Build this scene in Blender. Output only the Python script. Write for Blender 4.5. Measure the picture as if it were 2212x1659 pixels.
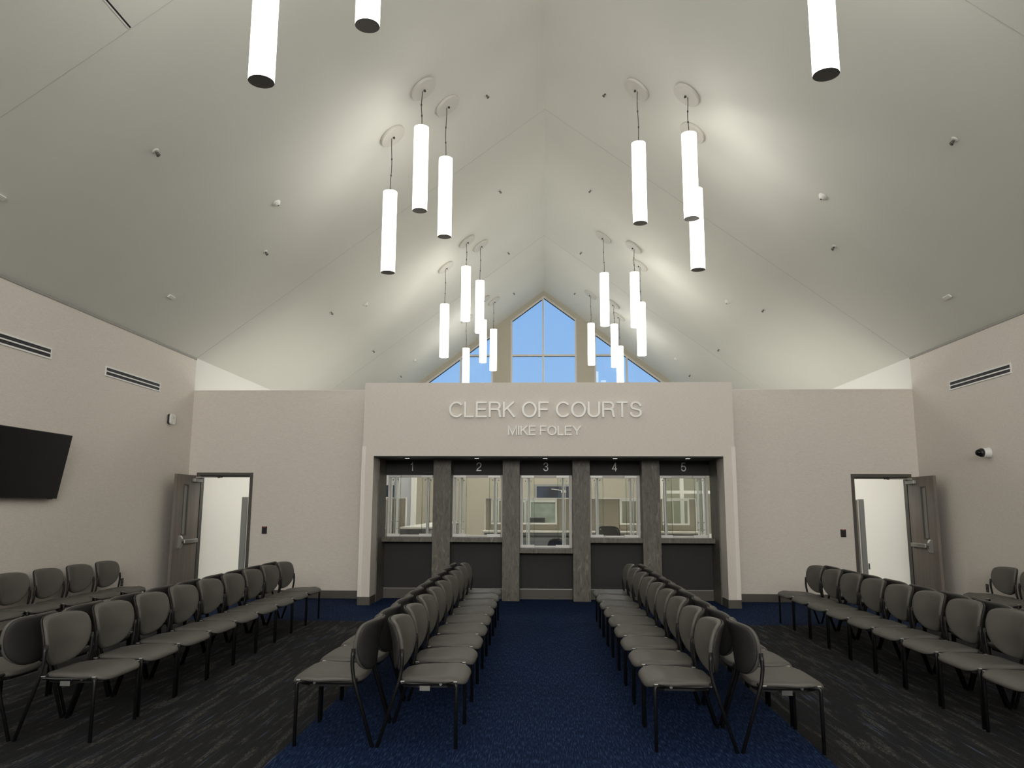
import bpy, bmesh, math, random
from mathutils import Vector, Matrix, Euler
random.seed(7)
PI = math.pi
C = bpy.context.scene.collection
for o in list(bpy.data.objects): bpy.data.objects.remove(o)

# ------------------------------------------------------------------ camera
F_PX, PITCH, YAW, ROLL = 1668.08, .1570, .0401, .0040
cam_d = bpy.data.cameras.new('camera'); cam = bpy.data.objects.new('camera', cam_d); C.objects.link(cam)
f_ = Vector((-math.sin(YAW)*math.cos(PITCH), math.cos(YAW)*math.cos(PITCH), math.sin(PITCH)))
r_ = Vector((math.cos(YAW), math.sin(YAW), 0)); u_ = r_.cross(f_)
r2 = r_*math.cos(ROLL) + u_*math.sin(ROLL); u2 = -r_*math.sin(ROLL) + u_*math.cos(ROLL)
m = Matrix((r2, u2, -f_)).transposed().to_4x4(); m.translation = Vector((-.0544, 0, 1.6))
cam.matrix_world = m
cam_d.sensor_fit = 'HORIZONTAL'; cam_d.sensor_width = 36; cam_d.lens = F_PX/2212*36
cam_d.clip_start = .05; cam_d.clip_end = 300
bpy.context.scene.camera = cam

# ------------------------------------------------------------------ exposure, sky
sc = bpy.context.scene
sc.view_settings.view_transform = 'Standard'; sc.view_settings.look = 'None'
sc.view_settings.gamma = 1; sc.view_settings.exposure = 0; sc.view_settings.use_curve_mapping = False
LAMP_E = 5.0          # glow of the pendant tubes
DOWN_E = 700.0         # downlights in the far pendants
# area fill added for daylight from an unseen window behind the camera
dl = bpy.data.lights.new('rear_daylight_fill', 'AREA'); dl.shape = 'RECTANGLE'; dl.size = 7.2; dl.size_y = 3.1; dl.energy = 1060; dl.color = (1.0, .985, .95)
dlo = bpy.data.objects.new('rear_daylight_fill', dl); C.objects.link(dlo); dlo.location = (0, -9.3, 4.85); dlo.rotation_euler = (PI/2, 0, 0)
# unseen area lights added to brighten the staff side walls, behind the partition
for sx0 in (-1, 1):
    al = bpy.data.lights.new('staff_wall_fill', 'AREA'); al.shape = 'RECTANGLE'; al.size = .35; al.size_y = 6; al.energy = 42; al.color = (1.0, .975, .90)
    alo = bpy.data.objects.new('staff_wall_fill', al); C.objects.link(alo); alo.location = (sx0*3.7, 17.4, 3.1); alo.rotation_euler = (0, -sx0*math.radians(76), 0)
w = bpy.data.worlds.new('sky'); sc.world = w; w.use_nodes = True
nt = w.node_tree; nt.nodes.clear()
out = nt.nodes.new('ShaderNodeOutputWorld'); bg = nt.nodes.new('ShaderNodeBackground')
tc = nt.nodes.new('ShaderNodeTexCoord'); sx = nt.nodes.new('ShaderNodeSeparateXYZ'); cr = nt.nodes.new('ShaderNodeValToRGB')
nt.links.new(tc.outputs['Generated'], sx.inputs[0]); nt.links.new(sx.outputs['Z'], cr.inputs[0])
cr.color_ramp.elements[0].position = 0.0; cr.color_ramp.elements[0].color = (.36, .60, .92, 1)
cr.color_ramp.elements[1].position = .6; cr.color_ramp.elements[1].color = (.16, .38, .85, 1)
nt.links.new(cr.outputs[0], bg.inputs[0]); bg.inputs[1].default_value = 1.02
nt.links.new(bg.outputs[0], out.inputs[0])

# ------------------------------------------------------------------ materials
def lin(c): return tuple(((x/255)/12.92 if x/255 <= .04045 else (((x/255)+.055)/1.055)**2.4) for x in c)
MATS = {}
def mat(name, col, rough=.6, metal=0, spec=.5, noise=None, bump=None, emit=None, coat=0):
    """noise=(scale_xyz, amount, detail) colour variation ; bump=(scale_xyz, strength, distance)"""
    mt = bpy.data.materials.new(name); mt.use_nodes = True; n = mt.node_tree.nodes; l = mt.node_tree.links
    b = n['Principled BSDF']; b.inputs['Base Color'].default_value = (*col, 1)
    b.inputs['Roughness'].default_value = rough; b.inputs['Metallic'].default_value = metal
    b.inputs['Specular IOR Level'].default_value = spec; b.inputs['Coat Weight'].default_value = coat
    def noisetex(scale, detail=2):
        t = n.new('ShaderNodeTexCoord'); mp = n.new('ShaderNodeMapping'); mp.inputs['Scale'].default_value = scale
        z = n.new('ShaderNodeTexNoise'); z.inputs['Scale'].default_value = 1; z.inputs['Detail'].default_value = detail
        l.new(t.outputs['Object'], mp.inputs[0]); l.new(mp.outputs[0], z.inputs[0]); return z
    if noise:
        z = noisetex(noise[0], noise[2] if len(noise) > 2 else 3)
        mx = n.new('ShaderNodeMix'); mx.data_type = 'RGBA'
        a = noise[1]
        mx.inputs[6].default_value = (*[c*(1-a) for c in col], 1); mx.inputs[7].default_value = (*[min(1, c*(1+a)) for c in col], 1)
        mr = n.new('ShaderNodeMapRange'); mr.inputs[1].default_value = .3; mr.inputs[2].default_value = .7
        l.new(z.outputs[0], mr.inputs[0]); l.new(mr.outputs[0], mx.inputs[0]); l.new(mx.outputs[2], b.inputs['Base Color'])
    if bump:
        z = noisetex(bump[0], 3); bp = n.new('ShaderNodeBump'); bp.inputs['Strength'].default_value = bump[1]; bp.inputs['Distance'].default_value = bump[2]
        l.new(z.outputs[0], bp.inputs['Height']); l.new(bp.outputs[0], b.inputs['Normal'])
    if emit:
        b.inputs['Emission Color'].default_value = (*emit[0], 1); b.inputs['Emission Strength'].default_value = emit[1]
    MATS[name] = mt; return mt

ceil_m = mat('ceiling_paint', (.81, .81, .755), .75, spec=.2, noise=((.5, .5, .5), .02), bump=((60, 60, 60), .05, .002))
wallc = mat('wallcovering', (.75, .70, .64), .7, spec=.25, noise=((22, 22, 190), .075, 5), bump=((40, 40, 260), .25, .002))
white_w = mat('white_wall_paint', (.86, .85, .81), .6, spec=.25, bump=((60, 60, 60), .04, .002))
beige_w = mat('beige_wall_paint', (.50, .465, .375), .65, spec=.25, bump=((60, 60, 60), .04, .002))
grey_w = mat('grey_blue_wall_paint', (.42, .44, .46), .65)
frame_w = mat('white_window_frame', (.70, .68, .64), .45)
gasket = mat('black_gasket', (.012, .012, .013), .5)
base_m = mat('taupe_rubber_base', (.090, .082, .068), .55, noise=((3, 3, 3), .06))
dark_p = mat('charcoal_panel', (.031, .0305, .030), .6, spec=.3, noise=((300, 300, 2), .10, 2))
strip_m = mat('aluminium_strip', (.34, .33, .30), .35, metal=.6)
guard_m = mat('corner_guard_vinyl', (.86, .81, .75), .45)
doorfr = mat('bronze_grey_frame', (.085, .080, .070), .45, noise=((4, 4, 4), .05))
wood_m = mat('grey_brown_wood', (.185, .160, .137), .5, noise=((18, 18, 1.2), .14, 5))
steel = mat('satin_steel', (.55, .54, .51), .32, metal=1)
alu = mat('painted_aluminium', (.42, .42, .40), .4, metal=.5)
white_pl = mat('white_plastic', (.86, .85, .82), .4)
black_pl = mat('black_plastic', (.011, .011, .012), .4)
black_gl = mat('black_screen', (.006, .0065, .009), .3, spec=.22)
black_mt = mat('black_frame_paint', (.006, .006, .0065), .38, spec=.45)
uph = mat('grey_vinyl_upholstery', (.105, .100, .090), .50, spec=.35, noise=((6, 6, 6), .05), bump=((260, 260, 260), .12, .0006))
shell_m = mat('shaded_vinyl_back', (.036, .035, .033), .55, spec=.3, bump=((260, 260, 260), .10, .0006))  # the grey upholstery colour darkened for the shade on the chair backs
letter_m = mat('brushed_metal_letter', (.93, .92, .88), .35, metal=0, noise=((5, 5, 200), .05))
cable_m = mat('grey_cable', (.06, .055, .05), .5)
canopy_m = mat('white_canopy', (.70, .68, .62), .5)
cap_m = mat('dark_lamp_cap', (.045, .044, .040), .5)
endcap_m = mat('grey_end_cap', (.16, .155, .14), .6)
tube_m = mat('lit_acrylic_tube', (.8, .8, .78), .4, emit=((1.0, .965, .89), LAMP_E))
lens_m = mat('lit_lens', (.8, .8, .78), .4, emit=((1.0, .95, .86), DOWN_E))
spot_m = mat('lit_soffit_lens', (.8, .8, .78), .4, emit=((1.0, .97, .9), 2.0))
slat_d = mat('slot_interior', (.005, .005, .007), .6)
panel_f = mat('taupe_partition_fabric', (.30, .275, .215), .85, noise=((180, 180, 180), .06))
panel_g = mat('grey_laminate', (.30, .31, .30), .5)
desk_w = mat('white_worktop', (.72, .69, .62), .4)
file_d = mat('charcoal_laminate', (.035, .037, .042), .45)
mesh_m = mat('dark_chair_mesh', (.06, .06, .058), .7)
dglass = mat('dark_door_glass', (.03, .045, .08), .1, spec=.6, noise=((2.2, 1, .7), .6, 2))
red_led = mat('red_led', (.6, .05, .05), .4, emit=((1, .25, .25), .35))
paper_m = mat('paper_tag', (.16, .16, .15), .7)
black_gap = mat('ceiling_joint_grey', (.50, .49, .46), .8)  # even grey of the ceiling control joints

def marble():
    mt = mat('grey_stone_laminate', (.17, .16, .14), .45, spec=.35)
    n = mt.node_tree.nodes; l = mt.node_tree.links; b = n['Principled BSDF']
    t = n.new('ShaderNodeTexCoord'); mp = n.new('ShaderNodeMapping'); mp.inputs['Scale'].default_value = (10, 10, 2.6)
    mp.inputs['Rotation'].default_value = (0, .18, 0)
    z = n.new('ShaderNodeTexNoise'); z.inputs['Scale'].default_value = 1.6; z.inputs['Detail'].default_value = 9; z.inputs['Roughness'].default_value = .66; z.inputs['Distortion'].default_value = 1.5
    r = n.new('ShaderNodeValToRGB'); e = r.color_ramp.elements
    e[0].position = .28; e[0].color = (.040, .036, .029, 1); e[1].position = .44; e[1].color = (.122, .112, .092, 1)
    x = e.new(.58); x.color = (.150, .139, .116, 1); x = e.new(.66); x.color = (.22, .205, .175, 1); x = e.new(.74); x.color = (.33, .31, .27, 1)
    l.new(t.outputs['Object'], mp.inputs[0]); l.new(mp.outputs[0], z.inputs[0]); l.new(z.outputs[0], r.inputs[0]); l.new(r.outputs[0], b.inputs['Base Color'])
    return mt
stone = marble()

def carpet_blue():
    mt = mat('blue_carpet', (.01, .03, .09), .95, spec=.1)
    n = mt.node_tree.nodes; l = mt.node_tree.links; b = n['Principled BSDF']
    t = n.new('ShaderNodeTexCoord')
    def nz(sc_, det, lo, hi):
        mp = n.new('ShaderNodeMapping'); mp.inputs['Scale'].default_value = sc_
        z = n.new('ShaderNodeTexNoise'); z.inputs['Scale'].default_value = 1; z.inputs['Detail'].default_value = det; z.inputs['Roughness'].default_value = .6
        mr = n.new('ShaderNodeMapRange'); mr.inputs[1].default_value = lo; mr.inputs[2].default_value = hi
        l.new(t.outputs['Object'], mp.inputs[0]); l.new(mp.outputs[0], z.inputs[0]); l.new(z.outputs[0], mr.inputs[0]); return mr
    a = nz((110, 11, 1), 4, .42, .66); c = nz((1.2, .8, 1), 2, .2, .8)
    r = n.new('ShaderNodeValToRGB'); e = r.color_ramp.elements
    e[0].position = 0; e[0].color = (.0042, .0125, .044, 1); e[1].position = 1; e[1].color = (.040, .074, .165, 1)
    x = e.new(.45); x.color = (.0092, .026, .084, 1)
    l.new(a.outputs[0], r.inputs[0])
    mx = n.new('ShaderNodeMix'); mx.data_type = 'RGBA'; mx.blend_type = 'MULTIPLY'; mx.inputs[0].default_value = .25
    l.new(r.outputs[0], mx.inputs[6]); l.new(c.outputs[0], mx.inputs[7]); l.new(mx.outputs[2], b.inputs['Base Color'])
    bp = n.new('ShaderNodeBump'); bp.inputs['Strength'].default_value = .6; bp.inputs['Distance'].default_value = .004
    l.new(a.outputs[0], bp.inputs['Height']); l.new(bp.outputs[0], b.inputs['Normal'])
    return mt
def carpet_grey():
    mt = mat('streaked_grey_carpet', (.03, .03, .03), .95, spec=.1)
    n = mt.node_tree.nodes; l = mt.node_tree.links; b = n['Principled BSDF']
    t = n.new('ShaderNodeTexCoord')
    def nz(sc_, det, lo, hi, off=0, rough=.6):
        mp = n.new('ShaderNodeMapping'); mp.inputs['Scale'].default_value = sc_; mp.inputs['Location'].default_value = (off, off*1.7, 0)
        z = n.new('ShaderNodeTexNoise'); z.inputs['Scale'].default_value = 1; z.inputs['Detail'].default_value = det; z.inputs['Roughness'].default_value = rough
        mr = n.new('ShaderNodeMapRange'); mr.inputs[1].default_value = lo; mr.inputs[2].default_value = hi
        l.new(t.outputs['Object'], mp.inputs[0]); l.new(mp.outputs[0], z.inputs[0]); l.new(z.outputs[0], mr.inputs[0]); return mr
    def mixc(f, a, c):
        mx = n.new('ShaderNodeMix'); mx.data_type = 'RGBA'; l.new(f.outputs[0], mx.inputs[0])
        if isinstance(a, tuple): mx.inputs[6].default_value = (*a, 1)
        else: l.new(a.outputs[2], mx.inputs[6])
        mx.inputs[7].default_value = (*c, 1); return mx
    def mul(a, c):
        q = n.new('ShaderNodeMath'); q.operation = 'MULTIPLY'; l.new(a.outputs[0], q.inputs[0]); l.new(c.outputs[0], q.inputs[1]); return q
    base = mixc(nz((1.4, .7, 1), 2, .35, .65), (.014, .014, .014), (.0105, .013, .018))
    wool = mixc(nz((150, 60, 1), 3, .4, .7, 5), base, base.inputs[7].default_value[:3]); wool.inputs[7].default_value = (.030, .029, .028, 1)
    big = nz((15, 1.3, 1), 3, .53, .61, 3); fine = nz((120, 24, 1), 3, .42, .60, 9, .7)
    st = mixc(mul(big, fine), wool, (.088, .084, .075))
    big2 = nz((22, .9, 1), 2, .52, .60, 17); line = nz((130, 2.2, 1), 1, .58, .64, 23, .4)
    bl = mixc(mul(big2, line), st, (.062, .078, .125))
    l.new(bl.outputs[2], b.inputs['Base Color'])
    return mt
pale_pn = mat('pane_reflection_green', (.36, .40, .36), .3, noise=((3, 3, 5), .25, 4))  # mottled pale green paints a reflection into the second partition's panes
refl_grey = mat('door_pane_reflection_grey', (.30, .29, .27), .15, spec=.7)  # flat light grey stands in for the reflection in the door panes
blue_c, grey_c = carpet_blue(), carpet_grey()

def glass(name, tint=(.93, .96, .95), rough=.0, ior=1.5):
    mt = bpy.data.materials.new(name); mt.use_nodes = True; n = mt.node_tree.nodes; l = mt.node_tree.links; n.clear()
    o = n.new('ShaderNodeOutputMaterial'); tr = n.new('ShaderNodeBsdfTransparent'); tr.inputs[0].default_value = (*tint, 1)
    g = n.new('ShaderNodeBsdfGlossy'); g.inputs['Roughness'].default_value = rough; fr = n.new('ShaderNodeFresnel'); fr.inputs[0].default_value = ior
    mx = n.new('ShaderNodeMixShader'); l.new(fr.outputs[0], mx.inputs[0]); l.new(tr.outputs[0], mx.inputs[1]); l.new(g.outputs[0], mx.inputs[2]); l.new(mx.outputs[0], o.inputs[0])
    return mt
glass_m = glass('clear_glass', (.975, .985, .98)); glass_e = glass('glass_edge', (.55, .66, .62)); win_gl = glass('window_glass', (.95, .97, .98)); film_gl = glass('partition_glass', (.86, .90, .87))

# ------------------------------------------------------------------ mesh helpers
class MB:
    def __init__(s): s.bm = bmesh.new()
    def box(s, x0, x1, y0, y1, z0, z1, bev=0):
        x0, x1 = min(x0, x1), max(x0, x1); y0, y1 = min(y0, y1), max(y0, y1); z0, z1 = min(z0, z1), max(z0, z1)
        t = bmesh.new(); bmesh.ops.create_cube(t, size=1)
        for v in t.verts: v.co = Vector(((x0+x1)/2+v.co.x*(x1-x0), (y0+y1)/2+v.co.y*(y1-y0), (z0+z1)/2+v.co.z*(z1-z0)))
        if bev: bmesh.ops.bevel(t, geom=list(t.edges), offset=bev, segments=2, affect='EDGES', profile=.5)
        s.add(t); return s
    def add(s, t, mtx=None):
        if mtx is not None: bmesh.ops.transform(t, matrix=mtx, verts=list(t.verts))
        me = bpy.data.meshes.new('tmp'); t.to_mesh(me); t.free(); s.bm.from_mesh(me); bpy.data.meshes.remove(me)
    def prism(s, pts, axis, a, b):
        """polygon pts in the plane normal to axis ('x': (y,z), 'y': (x,z), 'z': (x,y)), from a to b"""
        t = bmesh.new()
        def P(p, q):
            return {'x': (q, p[0], p[1]), 'y': (p[0], q, p[1]), 'z': (p[0], p[1], q)}[axis]
        va = [t.verts.new(P(p, a)) for p in pts]; vb = [t.verts.new(P(p, b)) for p in pts]
        t.faces.new(va); t.faces.new(vb[::-1]); n = len(pts)
        for i in range(n): t.faces.new((va[i], vb[i], vb[(i+1) % n], va[(i+1) % n]))
        bmesh.ops.recalc_face_normals(t, faces=list(t.faces)); s.add(t); return s
    def tube(s, path, r, seg=10, cap=True):
        path = [Vector(p) for p in path]; t = bmesh.new(); rings = []
        prev = None
        for i, p in enumerate(path):
            d = (path[min(i+1, len(path)-1)] - path[max(i-1, 0)]).normalized()
            if prev is None:
                a = Vector((0, 0, 1)) if abs(d.z) < .9 else Vector((1, 0, 0)); u = d.cross(a).normalized()
            else:
                u = (prev - d*prev.dot(d)).normalized()
            prev = u; v = d.cross(u)
            rr = r[i] if isinstance(r, (list, tuple)) else r
            rings.append([t.verts.new(p + u*(rr*math.cos(k*2*PI/seg)) + v*(rr*math.sin(k*2*PI/seg))) for k in range(seg)])
        for a, b in zip(rings, rings[1:]):
            for k in range(seg): t.faces.new((a[k], a[(k+1) % seg], b[(k+1) % seg], b[k]))
        if cap: t.faces.new(rings[0][::-1]); t.faces.new(rings[-1])
        for f in t.faces: f.smooth = len(f.verts) == 4
        bmesh.ops.recalc_face_normals(t, faces=list(t.faces)); s.add(t); return s
    def lathe(s, prof, seg=32, mtx=None, smooth=True):
        """prof: (r, z) list, spun about z"""
        t = bmesh.new(); rings = []
        for r, z in prof:
            rings.append([t.verts.new((r*math.cos(k*2*PI/seg), r*math.sin(k*2*PI/seg), z)) for k in range(seg)] if r > 1e-6 else [t.verts.new((0, 0, z))])
        for a, b in zip(rings, rings[1:]):
            for k in range(seg):
                k2 = (k+1) % seg
                if len(a) == 1 and len(b) == 1: continue
                if len(a) == 1: t.faces.new((a[0], b[k], b[k2]))
                elif len(b) == 1: t.faces.new((a[k], a[k2], b[0]))
                else: t.faces.new((a[k], a[k2], b[k2], b[k]))
        bmesh.ops.recalc_face_normals(t, faces=list(t.faces))
        if smooth:
            for f in t.faces: f.smooth = True
        s.add(t, mtx); return s
    def build(s, name, m, parent=None):
        me = bpy.data.meshes.new(name); s.bm.to_mesh(me); s.bm.free(); me.materials.append(m)
        o = bpy.data.objects.new(name, me); C.objects.link(o)
        if parent is not None: o.parent = parent
        return o
def sharp(o, ang=35):
    me = o.data; bm = bmesh.new(); bm.from_mesh(me); a = math.radians(ang)
    for f in bm.faces: f.smooth = True
    for e in bm.edges:
        if len(e.link_faces) == 2 and e.calc_face_angle() > a: e.smooth = False
    bm.to_mesh(me); bm.free(); return o
def tag(o, label=None, cat=None, group=None, kind=None):
    if label: o['label'] = label
    if cat: o['category'] = cat
    if group: o['group'] = group
    if kind: o['kind'] = kind
    return o
def thing(name, label, cat, loc=(0, 0, 0), rotz=0, group=None):
    o = bpy.data.objects.new(name, None); C.objects.link(o); o.location = loc; o.rotation_euler = (0, 0, rotz); o.empty_display_size = .1
    return tag(o, label, cat, group)
def copy_tree(o, parent=None):
    c = o.copy(); C.objects.link(c)
    if parent is not None: c.parent = parent
    for ch in list(o.children): copy_tree(ch, c)
    return c
def struct(o): o['kind'] = 'structure'; return o

# ------------------------------------------------------------------ room dimensions
XL, XR, D, DF = -6.43, 6.47, 13.756, 26.35
ZR, SL, ZP = 9.093, .7495, 3.663
YB = -9.5
def zc(x): return ZR - SL*abs(x)

# floor: blue carpet aisle and back strip, streaked carpet left and right
fx, fy = 1.78, 11.12
b = MB(); b.box(-fx, fx, YB, fy, -.1, 0); b.box(XL-.2, XR+.2, fy, 14.2, -.1, 0); struct(b.build('floor', blue_c))
struct(MB().box(XL-.2, -fx, YB, fy, -.1, 0).build('floor', grey_c))
struct(MB().box(fx, XR+.2, YB, fy, -.1, 0).build('floor', grey_c))
struct(MB().box(XL-.2, XR+.2, 14.2, DF+.2, -.1, 0).build('floor', panel_g))
# ceiling slopes
for sgn, X in ((-1, XL-.2), (1, XR+.2)):
    b = MB(); b.prism([(0, ZR), (X, zc(X)), (X, zc(X)+.3), (0, ZR+.3)], 'y', YB, DF+.3); struct(b.build('ceiling', ceil_m))
# thin control joints across and along the ceiling
n = 1
for Y in (6.62, D, 20.7):
    for sgn, X in ((-1, XL), (1, XR)):
        b = MB(); wj = .0022
        b.prism([(0, ZR-.0005), (X, zc(X)-.0005), (X, zc(X)-.003), (0, ZR-.003)], 'y', Y-wj, Y+wj)
        struct(b.build('trim_%d' % n, black_gap)); n += 1
# open slot on the left slope, near the camera
xs = -3.99
b = MB(); b.prism([(xs, zc(xs)-.001), (xs+.012, zc(xs+.012)-.001), (xs+.012, zc(xs+.012)-.004), (xs, zc(xs)-.004)], 'y', 3.2, 6.61); struct(b.build('trim_%d' % n, slat_d)); n += 1
b = MB(); b.prism([(xs-.011, zc(xs-.011)-.001), (xs, zc(xs)-.001), (xs, zc(xs)-.006), (xs-.011, zc(xs-.011)-.006)], 'y', 3.2, 6.61); struct(b.build('trim_%d' % n, white_pl)); n += 1
# side walls: wallcovering in the waiting room, white paint beyond the partition
for nm, X, s in (('wall_left', XL, -1), ('wall_right', XR, 1)):
    struct(MB().box(X, X+s*.2, YB, D, 0, zc(X)+.02).build(nm, wallc))
    struct(MB().box(X, X+s*.2, D, DF+.2, 0, zc(X)+.02).build(nm, white_w))
    e = MB(); e.box(X-s*.012, X, YB, D, zc(X)-.035, zc(X)+.0); struct(e.build('trim_%d' % n, mat('eave_shadow_bead%d' % n, (.33, .32, .29), .6))); n += 1  # eave bead coloured darker to paint in the reveal's shadow line
    struct(MB().box(X-s*.012, X, YB, D-.001, 0, .135, .003).build('baseboard_left' if s < 0 else 'baseboard_right', base_m))
b = MB(); b.prism([(XL-.2, 0), (XR+.2, 0), (XR+.2, zc(XR)), (0, ZR+.1), (XL-.2, zc(XL))], 'y', YB-.2, YB); struct(b.build('wall_back', wallc))
# unseen window frame behind the camera, added to suit the daylight fill
rw = bpy.data.objects.new('window_5', None); C.objects.link(rw); struct(rw); rw.location = (0, YB, 0)
q = MB()
for x in (-3.65, -1.2, 1.2, 3.65): q.box(x-.04, x+.04, .02, .10, 3.25, 6.45)
for z in (3.25, 6.45): q.box(-3.65, 3.65, .02, .10, z-.04, z+.04)
struct(q.build('window_frame', frame_w, rw))
# partition wall (3.66 m tall) left and right of the portal, with door openings
TW = .16
DL = (-6.262, -5.262); DR = (5.314, 6.320); DH = 2.165
PX0, PX1 = -3.07, 3.10
for (a, b_, d0, d1) in ((XL, PX0, *DL), (PX1, XR, *DR)):
    q = MB(); q.box(a, d0, D, D+TW, 0, ZP); q.box(d1, b_, D, D+TW, 0, ZP); q.box(d0, d1, D, D+TW, DH, ZP)
    struct(q.build('wall_front', wallc))
for (a, b_) in ((XL+.012, DL[0]-.01), (DL[1]+.01, PX0-.01), (PX1+.01, DR[0]-.01), (DR[1]+.01, XR-.012)):
    struct(MB().box(a, b_, D-.012, D, 0, .135, .003).build('baseboard_front', base_m))
# cap on the partition
for (a, b_) in ((XL, PX0), (PX1, XR)):
    struct(MB().box(a, b_, D-.004, D+TW, ZP, ZP+.012).build('trim_%d' % n, guard_m)); n += 1
# portal around the counters
YP = 12.865; YJ = 13.29; OX0, OX1, OZ = -2.885, 2.915, 2.425; YW = 13.90
for bx_ in ((PX0, OX0, YP, D+TW, 0, ZP), (OX1, PX1, YP, D+TW, 0, ZP), (OX0, OX1, YP, YW+.15, OZ, ZP)):
    struct(MB().box(*bx_).build('wall_portal', wallc))
struct(MB().box(OX0, OX1, YP+.008, YW, OZ-.022, OZ-.001).build('trim_%d' % n, dark_p)); n += 1     # dark soffit board
for s, xo, xi in ((-1, PX0, OX0), (1, PX1, OX1)):
    q = MB(); q.box(xo, xo+s*.014, YP-.012, D-.013, 0, .132, .003); q.box(xo, xi, YP-.012, YP, 0, .132, .003); q.box(xi, xi-s*.012, YP-.012, YJ, 0, .132, .003)
    struct(q.build('baseboard_portal', base_m))
    q = MB(); q.box(xo, xo+s*.014, YP-.012, YP+.06, .133, 2.585, .002); q.box(xo, xo-s*.055, YP-.012, YP-.0005, .133, 2.585, .002)
    struct(q.build('trim_%d' % n, guard_m)); n += 1
# counter wall: header, aprons below, base strips
PIL = [(-1.975, -1.665), (-.757, -.460), (.463, .764), (1.664, 1.974)]
ENDL, ENDR = -2.875, 2.905
BAYS = [(ENDL, -1.975), (-1.665, -.757), (-.460, .463), (.764, 1.664), (1.974, ENDR)]
SILL = [1.062, 1.062, .880, 1.062, 1.062]; WH = 2.150
q = MB(); q.box(OX0, OX1, YW, YW+.12, WH, OZ)
for (a, b_), s in zip(BAYS, SILL): q.box(a, b_, YW, YW+.12, 0, s-.08)
struct(q.build('wall_counter', dark_p))
for (a, b_) in BAYS:
    struct(MB().box(a+.001, b_-.001, YW-.012, YW, 0, .165).build('baseboard_counter', base_m))
    struct(MB().box(a+.001, b_-.001, YW-.016, YW, .165, .178).build('trim_%d' % n, strip_m)); n += 1
# far gable wall with its three windows
YG = DF; q = MB()
def gz(x, off): return zc(x)-off
HB = .17                                               # head band above the windows
WX = [(-4.62, -1.765), (-1.165, 1.13), (1.735, 4.66)]; SG = 4.2; SC = 4.2
cols = [(XL, WX[0][0]), (WX[0][1], WX[1][0]), (WX[1][1], WX[2][0]), (WX[2][1], XR)]
for a, b_ in cols: q.prism([(a, 0), (b_, 0), (b_, zc(b_)+.02), (a, zc(a)+.02)], 'y', YG, YG+.2)
for (a, b_) in WX: q.box(a, b_, YG, YG+.2, 0, SG)
struct(q.build('wall_far', beige_w))
q = MB()
for (a, b_) in WX:
    xs_ = [a, b_] if a*b_ > 0 else [a, 0, b_]
    for u, v in zip(xs_, xs_[1:]):
        q.prism([(u, gz(u, HB)), (v, gz(v, HB)), (v, zc(v)+.02), (u, zc(u)+.02)], 'y', YG-.012, YG+.2)
struct(q.build('trim_%d' % n, beige_w)); n += 1
for x in (WX[0][0], WX[0][1], WX[1][0], WX[1][1], WX[2][0], WX[2][1], 0):
    pass
def gable_window(i, a, b_, mull):
    xs_ = [a, b_] if a*b_ > 0 else [a, 0, b_]
    root = bpy.data.objects.new('window_%d' % i, None); C.objects.link(root); struct(root)
    fr = MB(); gk = MB(); t = .062; Y0, Y1 = YG+.02, YG+.11
    for u, v in zip(xs_, xs_[1:]):
        fr.prism([(u, gz(u, HB)), (v, gz(v, HB)), (v, gz(v, HB+t*1.3)), (u, gz(u, HB+t*1.3))], 'y', Y0, Y1)
        gk.prism([(u, gz(u, HB+t*1.3)), (v, gz(v, HB+t*1.3)), (v, gz(v, HB+t*1.3+.03)), (u, gz(u, HB+t*1.3+.03))], 'y', Y0+.035, Y1-.02)
    for x in [a, b_-t] + [mm-t/2 for mm in mull]:
        fr.prism([(x, SG), (x+t, SG), (x+t, gz(x+t, HB+.01)), (x, gz(x, HB+.01))], 'y', Y0+.003, Y1+.003)
    fr.box(a, b_, Y0+.001, Y1+.001, SG, SG+t)
    zt = 6.79
    hx0, hx1 = (a, b_) if a*b_ < 0 else ((mull[0], b_) if a < 0 else (a, mull[0]))
    fr.box(hx0, hx1, Y0+.005, Y1-.001, zt-t/2, zt+t/2); gk.box(hx0, hx1, Y0+.035, Y1-.02, zt-t/2-.018, zt-t/2)
    struct(fr.build('window_frame', frame_w, root)); struct(gk.build('gasket', gasket, root))
    g = MB(); yy = YG+.075
    for u, v in zip(xs_, xs_[1:]):
        g.prism([(u+.02, SG+.02), (v-.02, SG+.02), (v-.02, gz(v, HB+.05)), (u+.02, gz(u, HB+.05))], 'y', yy, yy+.008)
    struct(g.build('pane', win_gl, root))
gable_window(1, *WX[0], [-2.905]); gable_window(2, *WX[1], [-.033]); gable_window(3, *WX[2], [2.853])

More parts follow.
